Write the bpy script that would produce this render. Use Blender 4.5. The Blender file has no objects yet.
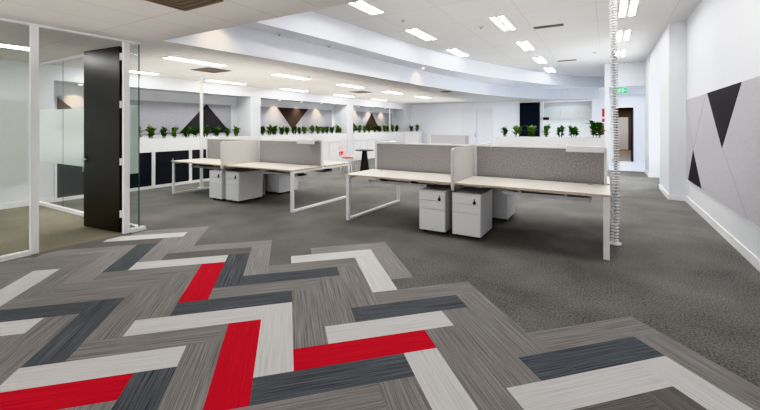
import bpy, bmesh, math, random
from mathutils import Vector, Matrix
random.seed(7)
C = bpy.context.scene.collection
SC = bpy.context.scene
PI = math.pi

# ------------------------------------------------------------------ materials
def _nt(name):
    m = bpy.data.materials.new(name); m.use_nodes = True
    nt = m.node_tree
    return m, nt, nt.nodes['Principled BSDF'], nt.nodes, nt.links

def mat(name, col, rough=.5, metal=0, var=0.0, scale=40, spec=.5, bump=0, stretch=None, sheen=0):
    m, nt, b, N, L = _nt(name)
    b.inputs['Roughness'].default_value = rough
    b.inputs['Metallic'].default_value = metal
    b.inputs['Specular IOR Level'].default_value = spec
    if sheen:
        b.inputs['Sheen Weight'].default_value = sheen
        b.inputs['Sheen Roughness'].default_value = .5
    tc = N.new('ShaderNodeTexCoord')
    mp = N.new('ShaderNodeMapping'); L.new(tc.outputs['Object'], mp.inputs['Vector'])
    if stretch: mp.inputs['Scale'].default_value = stretch
    nz = N.new('ShaderNodeTexNoise'); nz.inputs['Scale'].default_value = scale; nz.inputs['Detail'].default_value = 4
    L.new(mp.outputs['Vector'], nz.inputs['Vector'])
    cr = N.new('ShaderNodeValToRGB')
    lo = [max(0, c * (1 - var)) for c in col[:3]]; hi = [min(1, c * (1 + var)) for c in col[:3]]
    cr.color_ramp.elements[0].color = (*lo, 1); cr.color_ramp.elements[1].color = (*hi, 1)
    cr.color_ramp.elements[0].position = .3; cr.color_ramp.elements[1].position = .7
    L.new(nz.outputs['Fac'], cr.inputs['Fac']); L.new(cr.outputs['Color'], b.inputs['Base Color'])
    if bump:
        bp = N.new('ShaderNodeBump'); bp.inputs['Strength'].default_value = bump; bp.inputs['Distance'].default_value = .005
        L.new(nz.outputs['Fac'], bp.inputs['Height']); L.new(bp.outputs['Normal'], b.inputs['Normal'])
    return m

def srgb(r, g, b):
    f = lambda c: (c / 255 / 12.92) if c / 255 <= .04045 else ((c / 255 + .055) / 1.055) ** 2.4
    return (f(r), f(g), f(b))

def emit(name, col, s):
    m, nt, b, N, L = _nt(name)
    b.inputs['Base Color'].default_value = (*col, 1)
    b.inputs['Emission Color'].default_value = (*col, 1); b.inputs['Emission Strength'].default_value = s
    return m

def plank_mat(name, col, col2):
    m, nt, b, N, L = _nt(name)
    b.inputs['Roughness'].default_value = .95; b.inputs['Specular IOR Level'].default_value = .15
    uv = N.new('ShaderNodeUVMap')
    mp = N.new('ShaderNodeMapping'); mp.inputs['Scale'].default_value = (1.8, 150, 1); L.new(uv.outputs['UV'], mp.inputs['Vector'])
    n1 = N.new('ShaderNodeTexNoise'); n1.inputs['Scale'].default_value = 1; n1.inputs['Detail'].default_value = 3; n1.inputs['Roughness'].default_value = .6
    L.new(mp.outputs['Vector'], n1.inputs['Vector'])
    mp2 = N.new('ShaderNodeMapping'); mp2.inputs['Scale'].default_value = (120, 420, 1); L.new(uv.outputs['UV'], mp2.inputs['Vector'])
    n2 = N.new('ShaderNodeTexNoise'); n2.inputs['Scale'].default_value = 1; n2.inputs['Detail'].default_value = 2
    L.new(mp2.outputs['Vector'], n2.inputs['Vector'])
    mx = N.new('ShaderNodeMath'); mx.operation = 'MULTIPLY_ADD'; mx.inputs[1].default_value = .3
    L.new(n2.outputs['Fac'], mx.inputs[0]); 
    sb = N.new('ShaderNodeMath'); sb.operation = 'SUBTRACT'; sb.inputs[1].default_value = .15
    L.new(n1.outputs['Fac'], sb.inputs[0]); L.new(sb.outputs[0], mx.inputs[2])
    cr = N.new('ShaderNodeValToRGB')
    cr.color_ramp.elements[0].color = (*col, 1); cr.color_ramp.elements[1].color = (*col2, 1)
    cr.color_ramp.elements[0].position = .27; cr.color_ramp.elements[1].position = .73
    L.new(mx.outputs[0], cr.inputs['Fac']); L.new(cr.outputs['Color'], b.inputs['Base Color'])
    return m

def broadloom(name, a, b2):
    m, nt, b, N, L = _nt(name)
    b.inputs['Roughness'].default_value = .95; b.inputs['Specular IOR Level'].default_value = .15
    b.inputs['Sheen Weight'].default_value = .12; b.inputs['Sheen Roughness'].default_value = .5
    tc = N.new('ShaderNodeTexCoord')
    n1 = N.new('ShaderNodeTexNoise'); n1.inputs['Scale'].default_value = 66; n1.inputs['Detail'].default_value = 6; n1.inputs['Roughness'].default_value = .8
    L.new(tc.outputs['Object'], n1.inputs['Vector'])
    n2 = N.new('ShaderNodeTexNoise'); n2.inputs['Scale'].default_value = 1.3; n2.inputs['Detail'].default_value = 3
    L.new(tc.outputs['Object'], n2.inputs['Vector'])
    ad = N.new('ShaderNodeMath'); ad.operation = 'MULTIPLY_ADD'; ad.inputs[1].default_value = .25
    sb = N.new('ShaderNodeMath'); sb.operation = 'SUBTRACT'; sb.inputs[1].default_value = .125
    L.new(n1.outputs['Fac'], sb.inputs[0]); L.new(n2.outputs['Fac'], ad.inputs[0]); L.new(sb.outputs[0], ad.inputs[2])
    cr = N.new('ShaderNodeValToRGB')
    cr.color_ramp.elements[0].color = (*a, 1); cr.color_ramp.elements[1].color = (*b2, 1)
    cr.color_ramp.elements[0].position = .36; cr.color_ramp.elements[1].position = .64
    L.new(ad.outputs[0], cr.inputs['Fac']); L.new(cr.outputs['Color'], b.inputs['Base Color'])
    return m

def tile_mat(name, col, seam, w, h, ox, oy, mortar=.004):
    m, nt, b, N, L = _nt(name)
    b.inputs['Roughness'].default_value = .9; b.inputs['Specular IOR Level'].default_value = .2
    tc = N.new('ShaderNodeTexCoord'); mp = N.new('ShaderNodeMapping'); mp.inputs['Location'].default_value = (-ox, -oy, 0)
    L.new(tc.outputs['Object'], mp.inputs['Vector'])
    br = N.new('ShaderNodeTexBrick'); br.offset = 0; br.squash = 1
    br.inputs['Scale'].default_value = 1; br.inputs['Brick Width'].default_value = w; br.inputs['Row Height'].default_value = h
    br.inputs['Mortar Size'].default_value = mortar; br.inputs['Mortar Smooth'].default_value = .3; br.inputs['Bias'].default_value = 0
    br.inputs['Color1'].default_value = (*col, 1); br.inputs['Color2'].default_value = (*[c * .96 for c in col], 1); br.inputs['Mortar'].default_value = (*seam, 1)
    L.new(mp.outputs['Vector'], br.inputs['Vector']); L.new(br.outputs['Color'], b.inputs['Base Color'])
    return m

def glass_mat(name, tint, refl=.06, rough=0.0):
    m, nt, b, N, L = _nt(name)
    N.remove(b)
    out = N['Material Output']
    tr = N.new('ShaderNodeBsdfTransparent'); tr.inputs['Color'].default_value = (*tint, 1)
    gl = N.new('ShaderNodeBsdfGlossy'); gl.inputs['Roughness'].default_value = rough
    fr = N.new('ShaderNodeFresnel'); fr.inputs['IOR'].default_value = 1.35
    mx = N.new('ShaderNodeMixShader'); L.new(fr.outputs[0], mx.inputs[0]); L.new(tr.outputs[0], mx.inputs[1]); L.new(gl.outputs[0], mx.inputs[2])
    L.new(mx.outputs[0], out.inputs['Surface'])
    return m

def frost_mat(name, col, trans=.25):
    m, nt, b, N, L = _nt(name)
    N.remove(b); out = N['Material Output']
    nz = N.new('ShaderNodeTexNoise'); nz.inputs['Scale'].default_value = 300
    tr = N.new('ShaderNodeBsdfTransparent'); tr.inputs['Color'].default_value = (.95, 1, .98, 1)
    df = N.new('ShaderNodeBsdfDiffuse'); df.inputs['Color'].default_value = (*col, 1)
    tl = N.new('ShaderNodeBsdfTranslucent'); tl.inputs['Color'].default_value = (*col, 1)
    m1 = N.new('ShaderNodeMixShader'); m1.inputs[0].default_value = .55; L.new(df.outputs[0], m1.inputs[1]); L.new(tl.outputs[0], m1.inputs[2])
    mr = N.new('ShaderNodeMapRange'); mr.inputs['To Min'].default_value = trans - .02; mr.inputs['To Max'].default_value = trans + .02
    L.new(nz.outputs['Fac'], mr.inputs['Value'])
    m2 = N.new('ShaderNodeMixShader'); L.new(mr.outputs[0], m2.inputs[0]); L.new(m1.outputs[0], m2.inputs[1]); L.new(tr.outputs[0], m2.inputs[2])
    L.new(m2.outputs[0], out.inputs['Surface'])
    return m

def tambour_mat(name, a, b2):
    m, nt, b, N, L = _nt(name)
    b.inputs['Roughness'].default_value = .6; b.inputs['Specular IOR Level'].default_value = .2
    tc = N.new('ShaderNodeTexCoord'); wv = N.new('ShaderNodeTexWave'); wv.bands_direction = 'Y'; wv.inputs['Scale'].default_value = 12
    L.new(tc.outputs['Object'], wv.inputs['Vector'])
    cr = N.new('ShaderNodeValToRGB'); cr.color_ramp.elements[0].color = (*a, 1); cr.color_ramp.elements[1].color = (*b2, 1)
    L.new(wv.outputs['Fac'], cr.inputs['Fac']); L.new(cr.outputs['Color'], b.inputs['Base Color'])
    return m

M = dict(
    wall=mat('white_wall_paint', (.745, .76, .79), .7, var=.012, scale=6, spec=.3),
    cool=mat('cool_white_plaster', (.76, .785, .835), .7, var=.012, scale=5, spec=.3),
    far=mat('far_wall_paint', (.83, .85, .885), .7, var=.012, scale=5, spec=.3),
    base=mat('white_gloss_trim', (.82, .82, .83), .45, var=.01, scale=8),
    lowc=tile_mat('low_ceiling_tile', (.71, .69, .665), (.44, .425, .41), .62, 1.22, -4.38, 2.30),
    highc=tile_mat('high_ceiling_tile', (.66, .655, .65), (.52, .515, .51), 1.22, 1.22, -2.6, 7.37, .006),
    carpet=broadloom('charcoal_broadloom', srgb(46, 46, 44), srgb(140, 138, 133)),
    olive=broadloom('olive_broadloom', srgb(88, 82, 68), srgb(158, 150, 130)),
    vinyl_glare=mat('glare_tinted_vinyl', (.80, .85, .92), .35, var=.03, scale=3),  # bluish daylight glare on the corridor floor, painted into the base colour
    brownfloor=mat('brown_timber_floor', (.23, .16, .10), .4, var=.25, scale=6, stretch=(1, 12, 1)),
    P_mid=plank_mat('plank_grey', srgb(96, 94, 93), srgb(166, 163, 161)),
    P_lit=plank_mat('plank_grey_sheen', srgb(112, 110, 108), srgb(174, 171, 169)),  # distant grey planks, their pale sheen painted into the colour
    P_brown=plank_mat('plank_brown_grey', srgb(84, 82, 80), srgb(138, 135, 132)),
    P_drk=plank_mat('plank_slate', srgb(52, 56, 61), srgb(122, 126, 131)),
    P_wht=plank_mat('plank_off_white', srgb(190, 189, 188), srgb(224, 223, 223)),
    P_red=plank_mat('plank_red', srgb(178, 32, 44), srgb(214, 52, 64)),
    metal=mat('white_powder_coat', (.80, .80, .80), .4, var=.01, scale=30),
    ped=mat('white_steel_cabinet', (.74, .745, .755), .4, var=.01, scale=30),
    pedg=mat('pedestal_gap', (.36, .36, .37), .6),
    birch=mat('birch_laminate', srgb(226, 221, 213), .4, var=.05, scale=3, stretch=(2, 22, 2)),
    birche=mat('birch_edge', srgb(196, 176, 150), .5, var=.1, scale=30),
    under=mat('desk_underside', (.30, .29, .28), .6, var=.05),
    alu=mat('grey_steel', (.46, .46, .46), .4, metal=.3, var=.03),
    fabric=mat('grey_wool_fabric', srgb(158, 154, 153), .95, var=.30, scale=55, bump=.3, spec=.1),
    beige=mat('pale_beige_fabric', srgb(219, 216, 213), .95, var=.05, scale=60, bump=.2, spec=.1),
    pin=mat('pale_grey_felt', srgb(192, 190, 196), .95, var=.07, scale=40, bump=.15, spec=.1),
    pin2=mat('mid_grey_felt', srgb(170, 170, 177), .95, var=.08, scale=30, bump=.15, spec=.1),
    pindk=mat('charcoal_felt', srgb(64, 62, 66), .95, var=.10, scale=90, bump=.15, spec=.1),
    pinbr=mat('brown_charcoal_felt', srgb(74, 66, 64), .95, var=.10, scale=90, bump=.15, spec=.1),
    seam=mat('felt_seam', srgb(164, 161, 166), .95, var=.03),
    black=mat('satin_black_laminate', (.013, .013, .015), .32, var=.05, scale=4, spec=.5),
    blk=mat('black_plastic', (.015, .015, .016), .5, var=.05),
    navy=mat('navy_black_laminate', (.014, .016, .021), .6, var=.06, spec=.2),
    tamb=tambour_mat('dark_tambour', (.014, .015, .019), (.046, .049, .056)),
    chrome=mat('satin_chrome', (.55, .55, .56), .3, metal=.9, var=.02),
    leaf=mat('leaf_green', srgb(94, 128, 66), .45, var=.45, scale=14, spec=.4),
    leaf2=mat('leaf_dark_green', srgb(64, 100, 52), .45, var=.45, scale=14, spec=.4),
    stem=mat('stem_green', srgb(80, 100, 50), .6, var=.1),
    soil=mat('potting_soil', (.05, .035, .025), .95, var=.3, bump=.6),
    light=emit('light_diffuser', (1, .985, .96), 36.0),
    spotglow=emit('downlight_glow', (1, .86, .66), 9.0),
    louver=mat('light_louver', (.6, .6, .6), .4, var=.02),
    ventb=mat('bronze_vent', srgb(104, 88, 74), .6, var=.1, scale=20),
    ventd=mat('dark_vent_slots', srgb(84, 72, 60), .7, var=.1, scale=20),
    glass=glass_mat('clear_glass', (.955, .985, .97)),
    glassedge=mat('green_glass_edge', (.07, .13, .115), .2, var=.05),
    frost=frost_mat('frosted_film', (.82, .90, .875), .18),
    frostg=frost_mat('grey_frosted_film', (.82, .83, .815), .12),
    pane=emit('daylight_pane', (.93, .97, 1), 2.2),
    green=mat('exit_green', (.0, .42, .16), .4, var=.03),
    white=mat('plain_white', (.85, .85, .85), .5, var=.01),
    red=mat('signal_red', (.50, .02, .02), .35, var=.03),
    dkred=mat('dark_red_board', (.24, .03, .05), .5, var=.05),
    blue=mat('navy_blue_board', (.05, .07, .15), .5, var=.05),
    shell=mat('white_chair_shell', srgb(232, 200, 200), .4, var=.01),
    pink=mat('coral_seat_pad', srgb(226, 72, 84), .9, var=.07, bump=.2),
    kgrey=mat('grey_cupboard_front', (.50, .53, .54), .4, var=.02),
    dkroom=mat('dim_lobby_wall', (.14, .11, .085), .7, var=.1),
)
# exit sign glows faintly, as such signs do
_b = M['green'].node_tree.nodes['Principled BSDF']; _b.inputs['Emission Color'].default_value = (.0, .55, .22, 1); _b.inputs['Emission Strength'].default_value = .35

# ------------------------------------------------------------------ mesh helpers
class MB:
    def __init__(s): s.v = []; s.f = []; s.mi = []; s.uv = {}
    def face(s, pts, mi=0, uv=None):
        b = len(s.v); s.v += [tuple(p) for p in pts]; s.f.append(tuple(range(b, b + len(pts)))); s.mi.append(mi)
        if uv: s.uv[len(s.f) - 1] = uv
    def hexa(s, p, mi=0):
        b = len(s.v); s.v += [tuple(q) for q in p]
        for q in ((0, 3, 2, 1), (4, 5, 6, 7), (0, 1, 5, 4), (1, 2, 6, 5), (2, 3, 7, 6), (3, 0, 4, 7)):
            s.f.append(tuple(b + i for i in q)); s.mi.append(mi)
    def box(s, x0, x1, y0, y1, z0, z1, mi=0):
        x0, x1 = sorted((x0, x1)); y0, y1 = sorted((y0, y1)); z0, z1 = sorted((z0, z1))
        s.hexa([(x0, y0, z0), (x1, y0, z0), (x1, y1, z0), (x0, y1, z0), (x0, y0, z1), (x1, y0, z1), (x1, y1, z1), (x0, y1, z1)], mi); return s
    def prism(s, poly, a0, a1, axis='x', mi=0):
        """poly of 2-D points extruded along axis. x: (y,z); y: (x,z); z: (x,y)"""
        mk = {'x': lambda p, a: (a, p[0], p[1]), 'y': lambda p, a: (p[0], a, p[1]), 'z': lambda p, a: (p[0], p[1], a)}[axis]
        b = len(s.v); n = len(poly)
        s.v += [mk(p, a0) for p in poly] + [mk(p, a1) for p in poly]
        s.f.append(tuple(b + i for i in reversed(range(n)))); s.mi.append(mi)
        s.f.append(tuple(b + n + i for i in range(n))); s.mi.append(mi)
        for i in range(n):
            j = (i + 1) % n; s.f.append((b + i, b + j, b + n + j, b + n + i)); s.mi.append(mi)
        return s
    def lathe(s, prof, n=20, c=(0, 0), mi=0):
        b = len(s.v)
        for r, z in prof:
            for k in range(n):
                a = 2 * PI * k / n; s.v.append((c[0] + r * math.cos(a), c[1] + r * math.sin(a), z))
        for i in range(len(prof) - 1):
            for k in range(n):
                k2 = (k + 1) % n
                s.f.append((b + i * n + k, b + i * n + k2, b + (i + 1) * n + k2, b + (i + 1) * n + k)); s.mi.append(mi)
        s.f.append(tuple(b + k for k in reversed(range(n)))); s.mi.append(mi)
        e = b + (len(prof) - 1) * n
        s.f.append(tuple(e + k for k in range(n))); s.mi.append(mi)
        return s
    def tube(s, pts, r, n=8, mi=0):
        pts = [Vector(p) for p in pts]; b = len(s.v)
        rs = r if isinstance(r, (list, tuple)) else [r] * len(pts)
        for i, p in enumerate(pts):
            d = (pts[min(i + 1, len(pts) - 1)] - pts[max(i - 1, 0)]).normalized()
            u = d.cross(Vector((0, 0, 1)) if abs(d.z) < .9 else Vector((1, 0, 0))).normalized(); w = d.cross(u)
            for k in range(n):
                a = 2 * PI * k / n; s.v.append(tuple(p + (u * math.cos(a) + w * math.sin(a)) * rs[i]))
        for i in range(len(pts) - 1):
            for k in range(n):
                k2 = (k + 1) % n
                s.f.append((b + i * n + k, b + i * n + k2, b + (i + 1) * n + k2, b + (i + 1) * n + k)); s.mi.append(mi)
        s.f.append(tuple(b + k for k in range(n))); s.mi.append(mi)
        e = b + (len(pts) - 1) * n
        s.f.append(tuple(e + k for k in reversed(range(n)))); s.mi.append(mi)
        return s
    def build(s, name, mats, parent=None, bevel=0, smooth=False, loc=None):
        me = bpy.data.meshes.new(name)
        me.from_pydata(s.v, [], s.f)
        mats = mats if isinstance(mats, (list, tuple)) else [mats]
        for m_ in mats: me.materials.append(m_)
        for p, i in zip(me.polygons, s.mi): p.material_index = i
        if s.uv:
            ul = me.uv_layers.new(name='UVMap')
            for fi, uvs in s.uv.items():
                for li, q in zip(me.polygons[fi].loop_indices, uvs): ul.data[li].uv = q
        bm = bmesh.new(); bm.from_mesh(me)
        if not s.uv:
            bmesh.ops.recalc_face_normals(bm, faces=bm.faces)
        if bevel:
            bmesh.ops.bevel(bm, geom=[e for e in bm.edges if len(e.link_faces) == 2 and e.calc_face_angle(0) > .6], offset=bevel, segments=2, profile=.6, affect='EDGES')
        bm.to_mesh(me); bm.free()
        if smooth:
            for p in me.polygons: p.use_smooth = True
        o = bpy.data.objects.new(name, me); C.objects.link(o)
        if parent is not None: o.parent = parent
        if loc: o.location = loc
        return o

def sheetx(x, y0, y1, z0, z1):
    m_ = MB(); m_.face([(x, y0, z0), (x, y1, z0), (x, y1, z1), (x, y0, z1)]); return m_
def sheety(y, x0, x1, z0, z1):
    m_ = MB(); m_.face([(x0, y, z0), (x1, y, z0), (x1, y, z1), (x0, y, z1)]); return m_
def tag(o, label=None, cat=None, group=None, kind=None):
    if label: o['label'] = label
    if cat: o['category'] = cat
    if group: o['group'] = group
    if kind: o['kind'] = kind
    return o
def thing(name, loc, label, cat, group=None, rz=0):
    o = bpy.data.objects.new(name, None); C.objects.link(o); o.location = loc; o.rotation_euler = (0, 0, rz)
    o.empty_display_size = .1
    return tag(o, label, cat, group)
def copy_tree(o, parent=None):
    c = o.copy(); C.objects.link(c)
    if parent is not None: c.parent = parent
    for ch in list(o.children): copy_tree(ch, c)
    return c
def struct(mb, name, mats, parent=None, label=None, bevel=0):
    o = mb.build(name, mats, parent, bevel)
    if parent is None: o['kind'] = 'structure'
    if label: o['label'] = label
    return o
ORD = ['first', 'second', 'third', 'fourth', 'fifth', 'sixth', 'seventh', 'eighth', 'ninth', 'tenth', 'eleventh', 'twelfth', 'thirteenth', 'fourteenth', 'fifteenth', 'sixteenth']

LOW, HIGH, LEDGE = 2.70, 3.60, 3.15
XL = -9.43          # left wall / cabinet front
XG = -5.83          # glazing line of the meeting room
YF = 18.8           # far wall

# ------------------------------------------------------------------ floor with the herringbone inlay
TH = math.radians(-15); W0 = .1558754; A0, B0 = -.1335007, 1.5820292
def lat(a, b, z=.004):
    A = A0 + W0 * a; B = B0 + W0 * b
    x = (A * math.cos(TH) + B * math.sin(TH)) * 1.5; d = (-A * math.sin(TH) + B * math.cos(TH)) * 1.5
    return (x * .8660254 - d * .5, x * .5 + d * .8660254, z)
COL = {}
def H(c, **k):
    for key, v in k.items():
        for j in v: COL[('H', c, j)] = key
def V(c, **k):
    for key, v in k.items():
        for j in v: COL[('V', c, j)] = key
H(-3, mid=[4, 5, 6, 7, 8, 9, 10, 11], lit=[12, 15], brown=[13], wht=[14])
V(-3, mid=[-14, -13])
H(-2, mid=[2, 3, 6, 7, 8], wht=[4, 9], drk=[5], brown=[10], lit=[11])
V(-2, mid=[-13, -12, -11, -9], wht=[-10], lit=[-8, -6, -5], drk=[-7])
H(-1, drk=[4, 6], wht=[1, 3, 8], red=[0], mid=[-2, -1, 2, 5, 7], lit=[9])
V(-1, mid=[-9, -8, -7, -5, -4, -10], drk=[-6, -2], red=[-3], lit=[-1])
H(0, red=[0], wht=[1], drk=[-1, 2], mid=[-2, -3, -4, 3])
V(0, mid=[-5, -4, -2, 1, 2, 3], drk=[-3], red=[-1], wht=[0, 4], lit=[5])
H(1, wht=[-3], drk=[-2], mid=[-1], brown=[-4, -5, -6])
V(1, mid=[1, 2, 3, 5, 6, 7, 0], wht=[4])
V(2, wht=[10], brown=[9, 8, 7, 6], mid=[11])
FM = ['carpet', 'olive', 'vinyl_glare', 'P_mid', 'P_lit', 'P_brown', 'P_drk', 'P_wht', 'P_red', 'brownfloor']
fl = MB()
def rect(x0, x1, y0, y1, z, mi): fl.face([(x0, y0, z), (x1, y0, z), (x1, y1, z), (x0, y1, z)], mi, [(x0, y0), (x1, y0), (x1, y1), (x0, y1)])
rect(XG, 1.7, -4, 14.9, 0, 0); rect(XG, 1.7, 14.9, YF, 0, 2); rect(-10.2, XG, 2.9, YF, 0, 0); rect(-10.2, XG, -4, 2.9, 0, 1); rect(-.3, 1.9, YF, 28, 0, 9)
def clipx(poly, xmin):
    out = []
    for i in range(len(poly)):
        p, q = poly[i], poly[(i + 1) % len(poly)]
        ip, iq = p[0][0] >= xmin, q[0][0] >= xmin
        if ip: out.append(p)
        if ip != iq:
            t = (xmin - p[0][0]) / (q[0][0] - p[0][0])
            out.append((tuple(p[0][k] + t * (q[0][k] - p[0][k]) for k in range(3)), tuple(p[1][k] + t * (q[1][k] - p[1][k]) for k in range(2))))
    return out
TILE = .2338
for (kind, c, j), key in COL.items():
    if kind == 'H': a, b = j + 1 + 8 * c, j; cs = [(a, b), (a + 4, b), (a + 4, b + 1), (a, b + 1)]
    else: a, b = j, j - 8 * c; cs = [(a, b), (a + 1, b), (a + 1, b + 4), (a, b + 4)]
    ou, ov = random.uniform(0, 50), random.uniform(0, 50)
    poly = []
    for (p, q) in cs:
        u, v = (p - a, q - b) if kind == 'H' else (q - b, p - a)
        poly.append((lat(p, q), (ou + u * TILE, ov + v * TILE)))
    poly = clipx(poly, -5.70)
    if len(poly) > 2:
        fl.face([p[0] for p in poly], FM.index('P_' + key), [p[1] for p in poly])
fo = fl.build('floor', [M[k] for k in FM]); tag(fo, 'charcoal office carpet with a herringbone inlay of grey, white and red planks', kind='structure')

# ------------------------------------------------------------------ ceiling
bot = [(-5.42, 3.0), (-5.28, 4.2), (-5.15, 5.46), (-5.02, 7), (-4.88, 8.53), (-4.70, 10.5), (-4.40, 12.7), (-3.75, 15.2), (-2.9, 17.2), (-1.8, 18.35), (-.3, 18.79)]
top = [(-4.98, 3.0), (-4.82, 4.2), (-4.65, 5.48), (-4.5, 7), (-4.33, 8.6), (-4.02, 10.3), (-3.6, 12), (-2.75, 14.3), (-1.7, 16.7), (-.9, 18.0), (.0, 18.6)]
def smoothc(P, n=6):
    out = []
    for i in range(len(P) - 1):
        p0, p1, p2, p3 = P[max(i - 1, 0)], P[i], P[i + 1], P[min(i + 2, len(P) - 1)]
        for k in range(n):
            t = k / n
            out.append(tuple(.5 * (2 * p1[q] + (p2[q] - p0[q]) * t + (2 * p0[q] - 5 * p1[q] + 4 * p2[q] - p3[q]) * t * t + (3 * p1[q] - p0[q] - 3 * p2[q] + p3[q]) * t ** 3) for q in (0, 1)))
    return out + [P[-1]]
bs, ts = smoothc(bot), smoothc(top)
ce = MB()
ce.face([(-10.2, -4, LOW), (1.7, -4, LOW), (1.7, 3.0, LOW), (-10.2, 3.0, LOW)], 0)
def strip(P, Q, zp, zq, mi):
    for i in range(len(P) - 1):
        ce.face([(*P[i], zp), (*P[i + 1], zp), (*Q[i + 1], zq), (*Q[i], zq)], mi)
lw = [(-10.2, p[1]) for p in bs]
strip(lw, bs, LOW, LOW, 0)
ce.face([(-10.2, 18.78, LOW), (-.3, 18.78, LOW), (-.3, 19, LOW), (-10.2, 19, LOW)], 0)
hr = [(1.7, p[1]) for p in ts]
strip(ts, hr, HIGH, HIGH, 1)
ce.face([(-.1, 18.6, HIGH), (1.7, 18.6, HIGH), (1.7, 19, HIGH), (-.1, 19, HIGH)], 1)
ce.face([(-5.42, 3.0, LOW), (1.7, 3.0, LOW), (1.7, 3.0, HIGH), (-5.42, 3.0, HIGH)], 2)
ce.face([(.07, 14.98, 2.82), (1.7, 14.98, 2.82), (1.7, YF, 2.82), (.07, YF, 2.82)], 2)
tag(ce.build('ceiling', [M['lowc'], M['highc'], M['cool']]), 'tiled office ceiling, low at the near side and raised over the desks', kind='structure')
ce = MB(); strip(bs, bs, LOW, LEDGE, 0)
tag(ce.build('trim_1', M['cool']), 'long curved lower white bulkhead of the raised ceiling', kind='structure')
ce = MB(); strip(bs, ts, LEDGE, LEDGE, 0); strip(ts, ts, LEDGE, HIGH, 0)
tag(ce.build('trim_2', M['cool']), 'stepped upper white bulkhead of the raised ceiling', kind='structure')
t3 = MB().box(.07, 1.6, 14.8, 15.0, 2.82, 3.62).box(.0, .07, 14.95, YF, 2.82, 3.62)
struct(t3, 'trim_3', M['cool'], label='white beam over the mouth of the corridor')
struct(MB().box(-.06, .07, 14.75, 14.95, 0, 3.62), 'trim_4', M['wall'], label='slim white column at the corner of the corridor')

# ------------------------------------------------------------------ right wall
rw = MB().box(1.38, 1.7, -4, 9.5, 0, 3.7).box(1.10, 1.7, 9.5, 11.07, 0, 3.7).box(1.10, 1.7, 11.07, 13.4, 2.9, 3.7)
rw.box(1.08, 1.7, 13.4, 14.8, 0, 3.7).box(1.55, 1.7, 14.8, 19, 0, 3.7).box(1.55, 1.7, 11.07, 13.4, 0, .5)
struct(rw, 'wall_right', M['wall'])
w2 = MB().box(1.56, 1.60, 11.07, 13.4, .5, 2.9)
wo = struct(w2, 'window_2', M['pane'], label='bright window in the recess of the right wall')
MB().box(1.52, 1.56, 11.07, 11.14, .5, 2.9).box(1.52, 1.56, 13.33, 13.4, .5, 2.9).box(1.52, 1.56, 12.2, 12.26, .5, 2.9).box(1.50, 1.56, 11.07, 13.4, .46, .52).build('window_frame', M['base'], wo)
bb = MB().box(1.362, 1.38, -4, 9.5, 0, .11).box(1.082, 1.10, 9.5, 11.07, 0, .11).box(1.082, 1.38, 9.482, 9.5, 0, .11).box(1.062, 1.08, 13.4, 14.8, 0, .11).box(1.062, 1.55, 13.382, 13.4, 0, .11)
struct(bb, 'baseboard_right', M['base'])

# ------------------------------------------------------------------ far wall
KX0, KX1 = -2.56, -.57
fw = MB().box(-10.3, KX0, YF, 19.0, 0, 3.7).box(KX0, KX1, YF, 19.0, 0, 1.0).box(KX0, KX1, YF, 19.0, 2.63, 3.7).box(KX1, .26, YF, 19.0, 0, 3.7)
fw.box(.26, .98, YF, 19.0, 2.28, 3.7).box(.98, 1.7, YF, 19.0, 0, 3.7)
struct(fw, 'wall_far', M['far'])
# kitchen beyond the opening
kw = MB().box(KX0 - .3, KX1 + .3, 20.6, 20.7, 0, 2.7).box(KX0 - .35, KX0 - .25, 19, 20.6, 0, 2.7).box(KX1 + .25, KX1 + .35, 19, 20.6, 0, 2.7).box(KX0 - .3, KX1 + .3, 19, 20.6, 2.68, 2.75)
struct(kw, 'wall_kitchen', M['wall'])
kc = thing('overhead_cupboard', (0, 20.42, 0), 'long grey overhead cupboard seen through the opening in the far wall', 'cupboard')
MB().box(KX0 - .24, KX1 + .24, 0, .17, 1.84, 2.44).build('carcass', M['kgrey'], kc)
for k in range(3):
    x0 = KX0 - .22 + k * .81
    MB().box(x0 + .01, x0 + .80, -.02, 0, 1.85, 2.43).build('door', M['kgrey'], kc, bevel=.004)
struct(MB().box(KX0 - .05, KX0, 18.77, 18.8, 1.0, 2.68).box(KX1, KX1 + .05, 18.77, 18.8, 1.0, 2.68).box(KX0, KX1, 18.77, 18.8, 2.63, 2.68).box(KX0, KX1, 18.77, 18.8, .96, 1.0), 'trim_5', M['base'], label='white surround of the kitchen opening in the far wall')
kpane = struct(sheety(18.88, KX0, KX1, 1.0, 2.63), 'window_3', M['glass'], label='glazed kitchen opening in the far wall')
# double door
d2 = struct(MB().box(-6.56, -4.82, 18.77, 18.80, 0, 2.44), 'door_2', M['base'], label='white double door in the far wall')
for s in (0, 1):
    x0 = -6.48 + s * .805
    lf = MB().box(x0, x0 + .785, 18.74, 18.775, .02, 2.38).build('door_leaf', M['wall'], d2, bevel=.004)
hd = MB().box(-5.80, -5.76, 18.69, 18.74, .95, 1.12).box(-5.80, -5.70, 18.67, 18.69, 1.03, 1.05).build('door_handle', M['chrome'], d2)
# dark panel door
d3 = struct(MB().box(-3.66, -2.66, 18.76, 18.80, 0, 2.63), 'door_3', M['base'], label='tall navy black door in the far wall')
MB().box(-3.60, -2.70, 18.72, 18.765, .02, 2.60).build('door_leaf', M['navy'], d3, bevel=.004)
# dispenser beside it
ds = thing('wall_dispenser', (-2.42, 18.77, 1.62), 'small dispenser with black top at the edge of the kitchen opening', 'dispenser')
MB().box(-.12, .12, -.16, 0, .16, .28).build('cover', M['blk'], ds, bevel=.01)
MB().box(-.11, .11, -.15, 0, .0, .15).build('tray', M['white'], ds, bevel=.01)
MB().box(-.13, .13, -.012, 0, -.02, .3).build('back_plate', M['white'], ds)
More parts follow.
